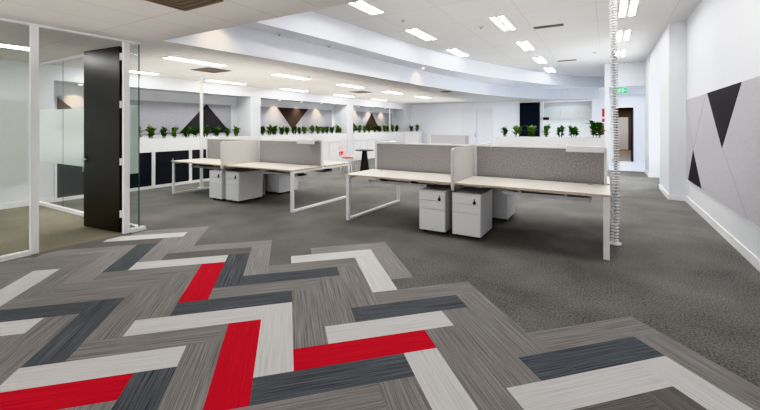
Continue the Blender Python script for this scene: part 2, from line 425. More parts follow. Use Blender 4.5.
# corridor door and the lobby behind
d4 = struct(MB().box(.20, .26, 18.74, 18.80, 0, 2.34).box(.98, 1.04, 18.74, 18.80, 0, 2.34).box(.20, 1.04, 18.74, 18.80, 2.28, 2.34), 'door_4', M['base'], label='white door frame at the end of the corridor')
MB().box(.935, .975, 19.02, 19.75, .01, 2.2).build('door_leaf', M['blue'], d4)
lob = MB().box(-.3, 1.9, 28, 28.1, 0, 2.8).box(-.35, -.3, 19, 28, 0, 2.8).box(1.8, 1.9, 19, 28, 0, 2.8).box(-.3, 1.9, 19, 28, 2.6, 2.7)
struct(lob, 'wall_lobby', M['dkroom'])
struct(MB().box(.60, 1.17, 27.9, 27.99, .02, 2.05), 'door_5', M['wall'], label='pale door standing inside the dim lobby')
struct(MB().box(.27, .32, 19.02, 19.7, .01, 2.2), 'trim_6', M['dkred'], label='dark red edge board inside the corridor doorway')

# ------------------------------------------------------------------ left wall with three recesses
REC = [(3.13, 7.88), (8.25, 12.84), (13.25, 17.95)]
lwm = MB().box(-10.2, XL, -4, 3.13, 0, LOW).box(-10.2, XL, 7.88, 8.25, 0, LOW).box(-10.2, XL, 12.84, 13.25, 0, LOW).box(-10.2, XL, 17.95, YF, 0, LOW)
for a, b in REC: lwm.box(-10.2, XL, a, b, 2.40, LOW)
lwm.box(-10.2, -10.1, 3.13, 17.95, 0, 2.4)
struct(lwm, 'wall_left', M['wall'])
struct(MB().box(-9.47, XL + .002, 16.40, 16.46, 1.2, 2.40), 'trim_7', M['base'], label='slim white mullion in the third recess')
struct(MB().box(XL, XL + .015, -4, 3.13, 0, .1), 'baseboard_left', M['base'])

# pinboards: body in local coords of the Empty; triangles as inlays
def pinboard(loc, rz, w, h, label, body, tris, seams=()):
    """local x runs along the wall, local -y is out of the wall"""
    r = thing('acoustic_pinboard', loc, label, 'pinboard', None, rz)
    MB().box(0, w, -.03, -.003, 0, h).build('felt_backing', body, r)
    for t, m_ in tris: MB().prism(t, -.033, -.029, 'y').build('triangle_inlay', m_, r)
    if seams:
        for (a, b) in seams:
            mb = MB()
            d = Vector((b[0] - a[0], b[1] - a[1])); n = Vector((-d.y, d.x)).normalized() * .004
            mb.prism([(a[0] - n.x, a[1] - n.y), (b[0] - n.x, b[1] - n.y), (b[0] + n.x, b[1] + n.y), (a[0] + n.x, a[1] + n.y)], -.0315, -.029, 'y')
            mb.build('seam', M['seam'], r)
    return r
# right wall: local x -> world +Y requires rotation; out of wall = -X.  rz=-90: local x -> -Y, local -y -> -X
Y9 = 9.30
def yl(y): return Y9 - y
pinboard((1.38, Y9, .47), -PI / 2, Y9 - 3.4, 1.54, 'long pale grey felt pinboard with charcoal triangles on the right wall', M['pin'],
         [([(yl(7.52), 1.54), (yl(6.66), .73), (yl(5.80), 1.54)], M['pindk']), ([(yl(9.10), 0.0), (yl(8.62), .60), (yl(7.93), .0)], M['pindk'])],
         [((yl(7.62), 1.54), (yl(8.62), .60)), ((yl(6.66), .73), (yl(5.6), .0)), ((yl(8.62), .6), (yl(9.3), 1.45))])
# left recesses: out of wall = +X. rz=+90: local x -> +Y, local -y -> +X
def LP(y0, y1, z0, z1, label, tris, body): return pinboard((-10.1, y0, z0), PI / 2, y1 - y0, z1 - z0, label, body, [([(p[0] - y0, p[1] - z0) for p in t], m_) for t, m_ in tris])
LP(3.40, 7.66, 1.30, 2.14, 'grey felt pinboard with a dark upright triangle in the recess nearest the meeting room',
   [([(6.02, 1.30), (6.83, 2.14), (7.64, 1.30)], M['pindk']), ([(3.40, 1.30), (3.40, 2.12), (4.3, 1.30)], M['pinbr'])], M['pin2'])
LP(8.40, 12.60, 1.30, 2.16, 'grey felt pinboard with a brown inverted triangle in the middle recess',
   [([(9.55, 2.16), (10.30, 1.36), (11.15, 2.16)], M['pinbr'])], M['pin2'])
LP(13.5, 17.8, 1.30, 2.18, 'grey felt pinboard with a tall brown triangle in the recess by the far wall',
   [([(14.95, 1.30), (15.72, 2.14), (16.5, 1.30)], M['pinbr']), ([(13.5, 1.30), (13.5, 2.1), (14.7, 1.30)], M['pindk'])], M['pin2'])

# ------------------------------------------------------------------ cabinets and planters in the recesses
def cabinet(y0, y1, dark, label, grp):
    r = thing('tambour_cabinet' if dark else 'storage_cabinet', (XL, y0, 0), label, 'cabinet', grp)
    w = y1 - y0
    MB().box(-.45, 0, 0, .04, 0, .90).box(-.45, 0, w - .04, w, 0, .90).box(-.45, 0, .04, w - .04, 0, .07).box(-.45, 0, .04, w - .04, .87, .90).box(-.45, -.43, .04, w - .04, .07, .87).build('carcass', M['base'], r)
    h = w / 2
    for k in (0, 1):
        dm = M['tamb'] if dark else M['base']
        MB().box(-.03, -.012, .042 + k * (h - .04), h - .002 + k * (h - .04), .072, .868).build('shutter' if dark else 'door', dm, r)
    MB().box(-.012, .006, h - .012, h + .012, .55, .70).build('handle', M['chrome'] if dark else M['base'], r)
    return r
cn = 0
ys = [3.14, 4.08, 5.02, 5.95, 6.90, 7.87]
for i in range(5):
    cabinet(ys[i], ys[i + 1], True, ['charcoal tambour cabinet behind the frosted glass of the meeting room', 'charcoal tambour cabinet half behind the green glass edge of the meeting room', 'charcoal tambour cabinet between the glass corner and the white power pole', 'charcoal tambour cabinet behind the white power pole of the left desks', 'charcoal tambour cabinet hidden behind the screen of the left desks'][i], 'dark tambour cabinets along the left wall')
for (a, b), nm in zip(REC[1:], ('middle', 'far')):
    n = 4; s = (b - a - .02) / n
    for i in range(n):
        cabinet(a + .01 + i * s, a + .01 + (i + 1) * s, False, f'white storage cabinet under the {nm} recess planter, {ORD[i]} from the meeting room', 'white storage cabinets along the left wall')
def trough(loc, sx, sy, label, z0=.90, z1=1.20):
    """planter box spanning 0..sx, 0..sy"""
    r = thing('planter_box', loc, label, 'planter')
    t = .02
    MB().box(0, sx, 0, t, z0, z1).box(0, sx, sy - t, sy, z0, z1).box(0, t, t, sy - t, z0, z1).box(sx - t, sx, t, sy - t, z0, z1).box(t, sx - t, t, sy - t, z0, z0 + .02).build('trough', M['base'], r)
    MB().box(t, sx - t, t, sy - t, z1 - .06, z1 - .03).build('soil', M['soil'], r)
    return r
for (a, b), nm in zip(REC, ('nearest the meeting room', 'under the middle recess', 'under the recess by the far wall')):
    trough((XL - .44, a + .01, 0), .44, b - a - .02, f'long white planter box on the cabinets {nm}')
trough((XL + .01, 18.0, 0), .85, .38, 'short white planter at the corner of the far wall', 0, 1.2)
trough((-2.78, 10.92, 0), 2.76, .42, 'white planter cabinet behind the screen of the right desks', 0, 1.2)

# plants -------------------------------------------------------------------
def leaf(mb, base, az, el, ln, wd, bend):
    d = Vector((math.cos(az) * math.cos(el), math.sin(az) * math.cos(el), math.sin(el)))
    side = d.cross(Vector((0, 0, 1))); side = side.normalized() if side.length > 1e-3 else Vector((1, 0, 0))
    up = side.cross(d)
    prof = [(0, .12), (.25, .8), (.5, 1.0), (.75, .75), (1.0, .06)]
    rows = []
    for t, w in prof:
        c = Vector(base) + d * ln * t - Vector((0, 0, 1)) * bend * t * t * ln + up * .0
        rows.append((c - side * wd * w * .5 + up * .012 * w, c, c + side * wd * w * .5 + up * .012 * w))
    b = len(mb.v)
    for r_ in rows: mb.v += [tuple(p) for p in r_]
    for i in range(len(rows) - 1):
        for k in (0, 1):
            q = b + i * 3 + k; mb.f.append((q, q + 1, q + 4, q + 3)); mb.mi.append(0)
def plant_meshes(seed, h, spread, n):
    rnd = random.Random(seed); mb = MB(); st = MB()
    ns = 6
    for s in range(ns):
        a = 2 * PI * s / ns + rnd.uniform(-.4, .4); tip = Vector((math.cos(a) * spread * rnd.uniform(.3, .75), math.sin(a) * spread * rnd.uniform(.3, .75), h * rnd.uniform(.55, .85)))
        r0 = Vector((math.cos(a) * spread * .35, math.sin(a) * spread * .35, -.032))
        pts = [r0, r0 * .5 + tip * .5 + Vector((0, 0, h * .08)), tip]
        st.tube(pts, [.007, .005, .003], 5)
        for k in range(n // ns):
            t = .2 + .8 * (k + rnd.random()) / (n // ns)
            p = pts[0].lerp(pts[1], t * 2) if t < .5 else pts[1].lerp(pts[2], t * 2 - 1)
            leaf(mb, p, rnd.uniform(0, 2 * PI), rnd.uniform(.25, 1.0) if t < .4 else rnd.uniform(.15, 1.35), h * rnd.uniform(.28, .46), h * rnd.uniform(.15, .25), rnd.uniform(0, .35))
    return mb, st
protos = []
def plant(loc, k, label, grp, rz, sc):
    if k < len(protos) and protos[k] is not None:
        r = copy_tree(protos[k]); r['label'] = label; r['group'] = grp
    else:
        r = thing('leafy_plant', (0, 0, 0), label, 'plant', grp)
        fm, sm = plant_meshes(k * 13 + 5, *SPEC[k])
        fm.build('foliage', M['leaf2'] if k % 2 else M['leaf'], r, smooth=True); sm.build('stem', M['stem'], r)
        protos.append(r)
    r.location = loc; r.rotation_euler = (0, 0, rz); r.scale = (sc, sc, sc)
    return r
SPEC = [(.36, .11, 48), (.34, .10, 42), (.37, .10, 48), (.34, .11, 54), (.40, .20, 84), (.38, .19, 84)]
p1 = [3.55, 3.95, 4.35, 4.72, 5.06, 5.37, 5.6, 5.93, 6.2, 6.51, 6.84, 7.16, 7.46]
p2 = [8.50, 8.76, 9.02, 9.29, 9.55, 9.90, 10.16, 10.42, 10.89, 11.17, 11.45, 11.71, 12.05, 12.33, 12.58]
p3 = [13.5, 13.95, 14.35, 14.8, 15.25, 15.7, 16.15, 16.6, 17.05, 17.5]
LAB = [['green plant in the planter nearest the glass room', 'from the glass'], ['green plant in the middle recess planter', 'from the meeting room'], ['dark green plant in the far recess planter', 'from the meeting room']]
kk = 0
for seg, P in enumerate((p1, p2, p3)):
    for i, y in enumerate(P):
        k = kk if kk < 4 else random.randrange(4); kk += 1
        s = random.uniform(.82, 1.02) * (1.0, 1.0, 1.1)[seg]
        plant((XL - .17 + random.uniform(-.04, .04), y, 1.195), k, f'{ORD[i]} {LAB[seg][0]}, counted {LAB[seg][1]}', f'plants in the left wall planters', random.uniform(0, 6.28), s)
for i, (x, y) in enumerate(((-9.12, 18.2), (-8.78, 18.2))):
    plant((x, y, 1.195), 3 - i, f'bushy green plant in the short corner planter, {"beside the left wall" if i == 0 else "at its free end"}', 'plants in the corner planter', i * 1.3, 1.1)
SP2 = [(-2.55, 'wispy dark plant at the end of the white planter beside the double door', 1, .78), (-2.20, 'spreading green plant in the white planter below the navy door, left one', 4, .70), (-1.83, 'dense green plant in the white planter below the navy door, right one', 4, .72), (-1.43, 'narrow upright green plant in the white planter beside the navy door', 2, .80),
       (-1.08, 'green plant with one leaning stem in the white planter below the kitchen opening', 3, .84), (-.76, 'compact green plant in the white planter before the white kitchen wall', 5, .72), (-.22, 'largest bushy green plant at the end of the white planter beside the cable spine', 5, 1.08)]
for n_, (x, lb, k, s) in enumerate(SP2):
    plant((x, 11.12, 1.195), k, lb, 'plants in the white planter behind the right desks', n_ * 1.1, s * 1.18)

# ------------------------------------------------------------------ meeting room glazing
g1 = struct(sheetx(XG, -4, 1.71, .05, 2.675), 'window_1', M['glass'], label='glass front of the meeting room with a grey frosted band')
MB().box(XG - .02, XG + .02, -4, 2.92, 2.675, 2.70).box(XG - .04, XG + .04, -4, 1.71, 0, .05).box(XG - .02, XG + .02, 1.715, 1.79, 0, 2.675).box(XG - .03, XG + .03, 2.695, 2.765, 0, 2.675).box(XG - .045, XG + .05, 2.78, 2.97, 0, .05).build('window_frame', M['base'], g1)
sheetx(XG - .01, -4, 1.70, .82, 1.80).build('frosted_band', M['frostg'], g1)
sheetx(XG, 2.78, 2.895, .05, 2.675).build('side_pane', M['glass'], g1)
sheetx(XG - .01, 2.78, 2.89, .82, 1.80).build('frosted_band', M['frost'], g1)
MB().box(XG - .007, XG + .007, 2.895, 2.905, .05, 2.675).build('glass_edge', M['glassedge'], g1)
g2 = struct(sheety(2.90, XL, XG - .01, .05, 2.66), 'window_4', M['glass'], label='glass back wall of the meeting room with a frosted band')
MB().box(XL, XG - .045, 2.87, 2.93, 0, .06).box(XL, XG - .045, 2.88, 2.92, 2.66, 2.70).build('window_frame', M['base'], g2)
sheety(2.912, XL, XG - .015, .82, 1.80).build('frosted_band', M['frost'], g2)
MB().box(-8.3515, -8.3485, 2.897, 2.903, .06, 2.66).build('glass_joint', M['glassedge'], g2)

dr = bpy.data.objects.new('door_1', None); C.objects.link(dr); dr.location = (-5.895, 2.70, 0); dr.rotation_euler = (0, 0, math.radians(5.5)); tag(dr, 'tall black door standing open into the glass meeting room', kind='structure')
MB().box(-.87, 0, -.022, .024, .012, 2.615).build('door_leaf', M['black'], dr, bevel=.002)
hdl = MB().box(-.83, -.79, -.03, -.022, .96, 1.06).build('handle', M['blk'], dr)
MB().tube([(-.81, -.03, 1.01), (-.81, -.07, 1.01), (-.69, -.07, 1.01)], .010, 8).build('lever', M['chrome'], hdl)
MB().box(-.83, -.79, .024, .032, .96, 1.06).tube([(-.81, .03, 1.01), (-.81, .07, 1.01), (-.69, .07, 1.01)], .010, 8).build('handle', M['chrome'], dr)
for z in (.22, .95, 1.75, 2.42):
    MB().box(.0, .028, -.022, .0, z, z + .10).build('hinge', M['white'], dr, bevel=.002)

# ------------------------------------------------------------------ desk benches
def bench(name_lab, X0, X1, Y0, Y1, side_lab):
    cx, cy = (X0 + X1) / 2, (Y0 + Y1) / 2
    r = thing('desk_bench', (cx, cy, 0), name_lab, 'desk')
    hw, hd = (X1 - X0) / 2, (Y1 - Y0) / 2
    zt = .735
    for sx in (-1, 1):
        for sy in (-1, 1):
            x0, x1 = sorted((sx * .008, sx * hw)); y0, y1 = sorted((sy * .06, sy * hd))
            mb = MB()
            mb.box(x0, x1, y0, y1, zt - .004, zt, 0)
            mb.box(x0, x1, y0, y1, zt - .025, zt - .004, 1)
            mb.box(x0 + .002, x1 - .002, y0 + .002, y1 - .002, zt - .027, zt - .025, 2)
            d = mb.build('desktop', [M['birch'], M['birche'], M['under']], r)
            # steel beam and cable tray below the rear of each desktop
            ty = sy * .20
            MB().box(x0 + .06, x1 - .06, ty - .02, ty + .02, zt - .075, zt - .03).build('support_beam', M['alu'], r)
            tx0, tx1 = (x0 + .56, x1 - .20) if sx > 0 else (x0 + .20, x1 - .56)
            t0 = sy * .26; t1 = sy * .50; a, b = sorted((t0, t1))
            MB().box(tx0, tx1, a, b, zt - .165, zt - .160).box(tx0, tx1, (a if sy > 0 else b) - .002, (a if sy > 0 else b) + .002, zt - .165, zt - .135).box(tx0, tx1, (b if sy > 0 else a) - .002, (b if sy > 0 else a) + .002, zt - .165, zt - .12).box(tx0 + .2, tx0 + .23, a, b, zt - .16, zt - .028).box(tx1 - .3, tx1 - .27, a, b, zt - .16, zt - .028).build('cable_tray', M['alu'], r)
            # round cable port
            MB().lathe([(.03, zt), (.03, zt + .003)], 16, (sx * (hw - .22), sy * .14)).build('cable_port', M['alu'], r)
    # end loop frames
    for sx in (-1, 1):
        xo = sx * (hw - .005); xi = sx * (hw - .068)
        mb = MB()
        mb.box(xi, xo, -hd + .02, -hd + .055, 0, zt - .028).box(xi, xo, hd - .055, hd - .02, 0, zt - .028)
        mb.box(xi, xo, -hd + .055, hd - .055, 0, .035).box(xi, xo, -hd + .055, hd - .055, zt - .063, zt - .028)
        mb.build('leg_frame', M['metal'], r, bevel=.003)
    mb = MB()
    mb.box(-.03, .03, -.16, -.12, 0, zt - .028).box(-.03, .03, .12, .16, 0, zt - .028).box(-.03, .03, -.12, .12, 0, .035)
    mb.build('leg_frame', M['metal'], r)
    # spine screens
    for sx in (-1, 1):
        x0, x1 = sorted((sx * .02, sx * (hw - .03)))
        s = MB().box(x0 + .035, x1 - .035, -.018, .018, zt - .02, 1.188).build('screen', M['fabric'], r)
        MB().box(x0, x0 + .035, -.024, .024, zt - .08, 1.188).box(x1 - .035, x1, -.024, .024, zt - .08, 1.188).box(x0, x1, -.03, .03, 1.188, 1.213).build('screen_frame', M['metal'], s)
    # side screens with rounded corners, between neighbouring desks
    for sy in (-1, 1):
        rr = .06; ya, yb = .035, hd + .07; z0, z1 = zt - .09, 1.205
        pts = []
        for (yy, zz, a0) in ((yb - rr, z1 - rr, 0), (ya + rr, z1 - rr, 90), (ya + rr * .1, z0 + rr * .1, 180), (yb - rr * .6, z0 + rr * .6, 270)):
            q = rr if zz > 1 else (rr * .1 if a0 == 180 else rr * .6)
            for k in range(6):
                a = math.radians(a0 + k * 18); pts.append((sy * (yy + q * math.cos(a)), zz + q * math.sin(a)))
        s = MB().prism(pts, -.016, .016, 'x').build('side_screen', M['beige'], r)
        MB().box(-.02, .02, sy * (hd - .02), sy * (hd + .04), zt - .105, zt - .03).build('bracket', M['alu'], s)
    return r
BA = dict(X0=-8.33, X1=-4.70, Y0=4.80, Y1=6.50)
BB = dict(X0=-3.61, X1=.035, Y0=4.85, Y1=6.60)
bench('white framed four-person desk bench beside the left planters', side_lab='', **BA)
bench('white framed four-person desk bench with grey screens in front of the cable spine', side_lab='', **BB)
# far desk
fd = thing('far_desk', (-4.87, 12.75, 0), 'white desk with a pale screen showing beyond the right bench', 'desk')
MB().box(-.74, .74, -.80, -.02, .71, .735).build('desktop', M['birch'], fd)
for s in (-1, 1):
    MB().box(s * .73 - .03, s * .73 + .03, -.79, -.76, 0, .71).box(s * .73 - .03, s * .73 + .03, -.06, -.03, 0, .71).box(s * .73 - .03, s * .73 + .03, -.76, -.06, 0, .035).build('leg_frame', M['metal'], fd)
MB().box(-.69, .60, -.018, .018, .70, 1.17).build('screen', M['pin'], fd)
MB().box(-.75, .75, -.03, .03, 1.17, 1.19).box(-.75, -.72, -.03, .03, .7, 1.17).box(.72, .75, -.03, .03, .7, 1.17).build('screen_frame', M['metal'], fd)
MB().box(.60, .72, -.018, .018, .70, 1.17).build('screen_end', M['pin2'], fd)

# screen trays
def tray(x, y, sy, label, grp='white trays on the desk screens'):
    r = thing('screen_tray', (x, y, 1.2145), label, 'tray', grp)
    y0, y1 = (-.21, .032) if sy < 0 else (-.032, .21)
    MB().box(-.22, .22, y0, y1, .0, .012).build('shelf', M['metal'], r, bevel=.002)
    yl_ = y0 if sy < 0 else y1
    MB().box(-.22, .22, yl_ - .004, yl_ + .004, -.055, .02).box(-.22, -.214, y0, y1, -.0, .03).box(.214, .22, y0, y1, 0, .03).build('lip', M['metal'], r)
    return r
bay = (BA['Y0'] + BA['Y1']) / 2; bby = (BB['Y0'] + BB['Y1']) / 2
tray(-.25, bby, -1, 'white tray on the screen end beside the cable spine')
tray(-3.36, bby, 1, 'white tray on the screen end nearest the round black table')
tray(-4.98, bay, -1, 'white tray on the left bench screen, at the end facing the right bench')
tray(-8.05, bay, 1, 'white tray on the left bench screen, next to the power pole')

# pedestals
def pedestal(proto=[None]):
    if proto[0] is not None: return copy_tree(proto[0])
    r = thing('mobile_pedestal', (0, 0, 0), 'x', 'pedestal', 'white mobile pedestals under the desks')
    w, d = .39, .56
    MB().box(-w / 2, w / 2, 0, d, .045, .595).build('carcass', M['ped'], r, bevel=.004)
    MB().box(-w / 2 - .002, w / 2 + .002, -.022, d + .002, .595, .605).build('top', M['ped'], r, bevel=.002)
    for k, (z0, z1) in enumerate(((.05, .345), (.352, .465), (.472, .588))):
        dw = MB().box(-w / 2 + .003, w / 2 - .003, -.02, -.001, z0, z1).build('drawer', M['ped'], r, bevel=.002)
        if k == 2:
            lk = MB().lathe([(.012, -.006), (.012, .006)], 12)
            lk.v = [(p[0] + .115, -.022 + p[2], p[1] + .535) for p in lk.v]
            lk.build('lock', M['chrome'], dw)
            MB().box(.112, .118, -.04, -.026, .50, .545).box(.10, .135, -.042, -.036, .475, .515).build('key', M['blk'], dw)
    for sx in (-1, 1):
        for yy in (.06, d - .06):
            c = MB().lathe([(.02, -.012), (.022, 0), (.02, .012)], 12)
            c.v = [(p[2] + sx * (w / 2 - .05), p[0] + yy, p[1] + .022) for p in c.v]
            c.build('caster', M['blk'], r)
    proto[0] = r
    return r
PEDS = [(-2.10, BB['Y0'] - .005, 0, 'white mobile pedestal with a key, left of the pair under the right bench'),
        (-1.61, BB['Y0'] - .005, 0, 'white mobile pedestal with a key, right of the pair under the right bench'),
        (-1.53, BB['Y1'] - .04, PI, 'white mobile pedestal seen from behind under the rear of the right bench'),
        (-2.09, BB['Y1'] - .04, PI, 'white mobile pedestal mostly hidden behind the front pair of the right bench'),
        (-6.80, BA['Y0'] + .03, 0, 'narrow looking white pedestal with a key, left of the pair under the left bench'),
        (-6.33, BA['Y0'] + .06, 0, 'white pedestal with a key and its side in view under the left bench'),
        (-6.35, BA['Y1'] - .04, PI, 'white pedestal at the rear of the left bench, its side catching light'),
        (-6.80, BA['Y1'] - .04, PI, 'white pedestal at the rear of the left bench behind the front pair')]
for x, y, rz, lb in PEDS:
    p = pedestal(); p.location = (x, y, 0); p.rotation_euler = (0, 0, rz); p['label'] = lb

# power pole
pp = thing('power_pole', (-8.52, 5.65, 0), 'slim white power pole from the ceiling to the left desk bench', 'pole')
MB().box(-.03, .03, -.025, .025, .0, 2.695).build('pole', M['metal'], pp, bevel=.003)
MB().box(-.05, .05, -.045, .045, 2.68, 2.699).build('ceiling_collar', M['metal'], pp)
MB().box(-.08, .08, -.06, .06, .0, .012).build('floor_plate', M['metal'], pp)

# cable spine
cs = thing('cable_spine', (.092, 5.60, 0), 'white segmented cable spine rising from the floor to the ceiling beside the desk', 'cable')
def sway(z): return (-.012 + .022 * math.sin(z * 1.2 + .4) * (1 if z < 1.4 else .5), 0)
MB().lathe([(.075, 0), (.078, .012), (.06, .022), (.02, .03)], 24).build('base', M['white'], cs, smooth=False)
MB().lathe([(.05, 3.575), (.05, 3.597)], 20, sway(3.58)).build('ceiling_cap', M['white'], cs)
core = MB().tube([(*sway(z), z) for z in [.02 + i * .1 for i in range(36)] + [3.59]], .017, 8)
core.build('cable', M['alu'], cs)
ver = MB(); z = .05
while z < 3.56:
    x, y = sway(z)
    ver.lathe([(.020, z - .010), (.044, z - .006), (.046, z), (.044, z + .006), (.020, z + .010)], 14, (x, y))
    z += .040 if z < .75 else .033
ver.build('vertebrae', M['white'], cs)

# ------------------------------------------------------------------ chair and table in the distance
ch = thing('shell_chair', (-7.33, 10.02, 0), 'pale pink shell chair with a coral red seat pad by the round table', 'chair', None, math.radians(15))
sh = MB(); nu, nv = 10, 8
prof = [(.22, .46), (.12, .445), (0, .44), (-.12, .445), (-.20, .47), (-.24, .54), (-.26, .64), (-.285, .74), (-.31, .82), (-.325, .86)]
wid = [.20, .225, .235, .235, .225, .215, .205, .195, .17, .13]
for i, ((x, zz), w) in enumerate(zip(prof, wid)):
    for k in range(nv + 1):
        t = -1 + 2 * k / nv
        lift = .05 * t * t if i < 5 else 0; fwd = .06 * t * t if i >= 4 else 0
        sh.v.append((x + fwd, w * t, zz + lift))
for i in range(len(prof) - 1):
    for k in range(nv):
        q = i * (nv + 1) + k; sh.f.append((q, q + 1, q + nv + 2, q + nv + 1)); sh.mi.append(0)
so = sh.build('shell', M['shell'], ch, smooth=True); sm_ = so.modifiers.new('thickness', 'SOLIDIFY'); sm_.thickness = .012
sp = MB().lathe([(.02, .452), (.17, .452), (.19, .468), (.17, .486), (.02, .49)], 18); sp.build('seat_pad', M['pink'], ch, smooth=True)
bpd = MB().box(-.262, -.225, -.13, .13, .54, .66).build('back_pad', M['pink'], ch, bevel=.012)
for sx in (-1, 1):
    for sy in (-1, 1):
        MB().tube([(sx * .12, sy * .11, .44), (sx * .21, sy * .20, 0)], [.013, .010], 8).build('leg', M['metal'], ch)
tb = thing('cafe_table', (-6.83, 10.24, 0), 'round black table on a black cone base beyond the right bench', 'table')
MB().lathe([(.30, .700), (.305, .712), (.30, .722)], 36).build('tabletop', M['blk'], tb)
MB().lathe([(.165, 0), (.16, .012), (.075, .66), (.11, .70)], 28).build('cone_base', M['blk'], tb)

# ------------------------------------------------------------------ signs
es = thing('exit_sign', (.41, 14.79, 2.60), 'small green exit sign with a white running figure under the beam', 'sign')
MB().box(-.17, .17, -.02, .02, 0, .17).build('sign_body', M['green'], es, bevel=.004)
fig = MB()
def bar(a, b, w):
    a, b = Vector(a), Vector(b); d = (b - a).normalized(); n = Vector((-d.y, d.x)) * w / 2
    fig.prism([(a - n)[:], (b - n)[:], (b + n)[:], (a + n)[:]], -.0235, -.0195, 'y')
fig.prism([(-.03 + .016 * math.cos(k * PI / 5), .143 + .016 * math.sin(k * PI / 5)) for k in range(10)], -.0235, -.0195, 'y')
bar((-.035, .125), (-.055, .075), .03); bar((-.055, .08), (-.015, .055), .018); bar((-.015, .055), (-.025, .02), .016)
bar((-.055, .08), (-.085, .045), .018); bar((-.085, .045), (-.12, .045), .014); bar((-.035, .12), (.0, .095), .012); bar((-.04, .122), (-.085, .115), .012); bar((-.085, .115), (-.095, .09), .011)
fig.prism([(.03, .02), (.07, .02), (.07, .15), (.03, .15)], -.0235, -.0195, 'y')
fig.prism([(.095, .075), (.125, .075), (.125, .055), (.155, .085), (.125, .115), (.125, .095), (.095, .095)], -.0235, -.0195, 'y')
fig.build('running_figure', M['white'], es)
MB().box(-.10, -.09, -.004, .004, .17, .225).box(.09, .10, -.004, .004, .17, .225).build('bracket', M['white'], es)
fx = thing('fire_extinguisher', (-.16, 18.72, 1.12), 'red fire extinguisher hung on the far wall left of the corridor', 'extinguisher')
MB().lathe([(.06, 0), (.075, .02), (.075, .36), (.05, .42), (.025, .44)], 18).build('cylinder', M['red'], fx, smooth=True)
MB().box(-.02, .02, -.02, .02, .44, .48).box(-.02, .12, -.01, .01, .48, .50).build('valve', M['blk'], fx)
MB().tube([(.03, 0, .46), (.10, -.02, .38), (.09, -.02, .15)], .010, 6).build('hose', M['blk'], fx)
MB().box(-.03, .03, .06, .08, .1, .4).build('wall_mount', M['chrome'], fx)
rs = tag(MB().box(-.17, -.03, 18.785, 18.799, 1.90, 2.25).build('extinguisher_sign', M['red']), 'small red sign on the far wall above the extinguisher', 'sign')
tag(MB().box(-.17, -.05, 18.785, 18.799, 1.68, 1.82).build('notice_sign', M['red']), 'smaller red notice between the extinguisher and its sign', 'sign')

# ------------------------------------------------------------------ ceiling lights
def ceil_light(x, y, z, label, grp, twin=True, L=1.16, Wd=.29):
    key = (z == LOW)
    if key in CL:
        r = copy_tree(CL[key]); r.location = (x, y, z); r['label'] = label; r['group'] = grp; return r
    r = thing('ceiling_light', (x, y, z), label, 'light', grp)
    h, w = L / 2, Wd / 2
    MB().box(-w, -w + .02, -h, h, -.012, -.002).box(w - .02, w, -h, h, -.012, -.002).box(-w + .02, w - .02, -h, -h + .02, -.012, -.002).box(-w + .02, w - .02, h - .02, h, -.012, -.002).box(-.03, .03, -h + .02, h - .02, -.014, -.002).build('frame', M['louver'], r)
    for s in (-1, 1):
        MB().box(min(s * .03, s * (w - .02)), max(s * .03, s * (w - .02)), -h + .02, h - .02, -.009, -.003).build('diffuser', M['light'], r)
    CL[key] = r
    return r
CL = {}
POS = ['nearest', 'second', 'third', 'fourth', 'fifth', 'farthest']
for i, y in enumerate((5.4, 7.87, 10.33)):
    ceil_light(-3.68, y, HIGH, f'{POS[i]} twin ceiling light in the raised ceiling row beside the curved bulkhead', 'raised ceiling lights')
for i, y in enumerate((5.4, 7.85, 10.32, 12.78, 15.2)):
    ceil_light(-1.83, y, HIGH, f'{POS[i]} twin ceiling light in the middle row of the raised ceiling', 'raised ceiling lights')
for i, y in enumerate((5.45, 7.92, 10.32, 12.75)):
    ceil_light(.33, y, HIGH, f'{POS[i]} twin ceiling light in the raised row beside the right wall', 'raised ceiling lights')
for i, y in enumerate((4.3, 6.75, 9.2, 11.75, 14.3)):
    ceil_light(-6.62, y, LOW, f'{POS[i]} light of the low ceiling row next to the curved bulkhead', 'low ceiling lights')
for i, y in enumerate((4.3, 6.7, 9.3, 12.05, 14.7)):
    ceil_light(-9.0, y, LOW, f'{POS[i]} light of the low ceiling row along the left wall', 'low ceiling lights')
ceil_light(-7.75, 1.75, LOW, 'ceiling light inside the meeting room', 'low ceiling lights')
ceil_light(-7.75, -.7, LOW, 'added ceiling light to brighten the meeting room, behind the frosted band', 'low ceiling lights')  # extra fixture, added to brighten the meeting room

def vent(x, y, z, sx, sy, label, square):
    r = thing('air_vent', (x, y, z), label, 'vent')
    MB().box(-sx / 2, sx / 2, -sy / 2, sy / 2, -.01, -.001).build('frame', M['ventb'], r)
    mb = MB()
    if square:
        for k in range(3):
            a = sx * (.42 - k * .12); b = a - .02
            for q in (-1, 1):
                mb.box(-a, a, q * a - .008, q * a + .008, -.013, -.0095).box(q * a - .008, q * a + .008, -a, a, -.013, -.0095)
    else:
        for k in range(2): mb.box(-sx * .48, sx * .48, -sy * .25 + k * sy * .4 - .012, -sy * .25 + k * sy * .4 + .012, -.013, -.0095)
    mb.build('slot', M['ventd'], r)
vent(-7.35, 5.1, LOW, .62, .55, 'square bronze air vent in the low ceiling beside the power pole', True)
vent(-7.5, 11.0, LOW, .6, .6, 'square bronze air vent in the low ceiling farther along the left side', True)
vent(-3.48, 2.02, LOW, .62, .62, 'dark bronze air vent in the low ceiling near the camera', True)
vent(-1.06, 8.55, HIGH, .58, .16, 'nearer slim bronze linear vent in the raised ceiling', False)
vent(-1.1, 13.3, HIGH, .55, .14, 'farther slim linear vent in the raised ceiling', False)
vent(-4.86, 12.4, LOW, .34, .34, 'small bronze vent in the low ceiling beside the bulkhead edge', True)

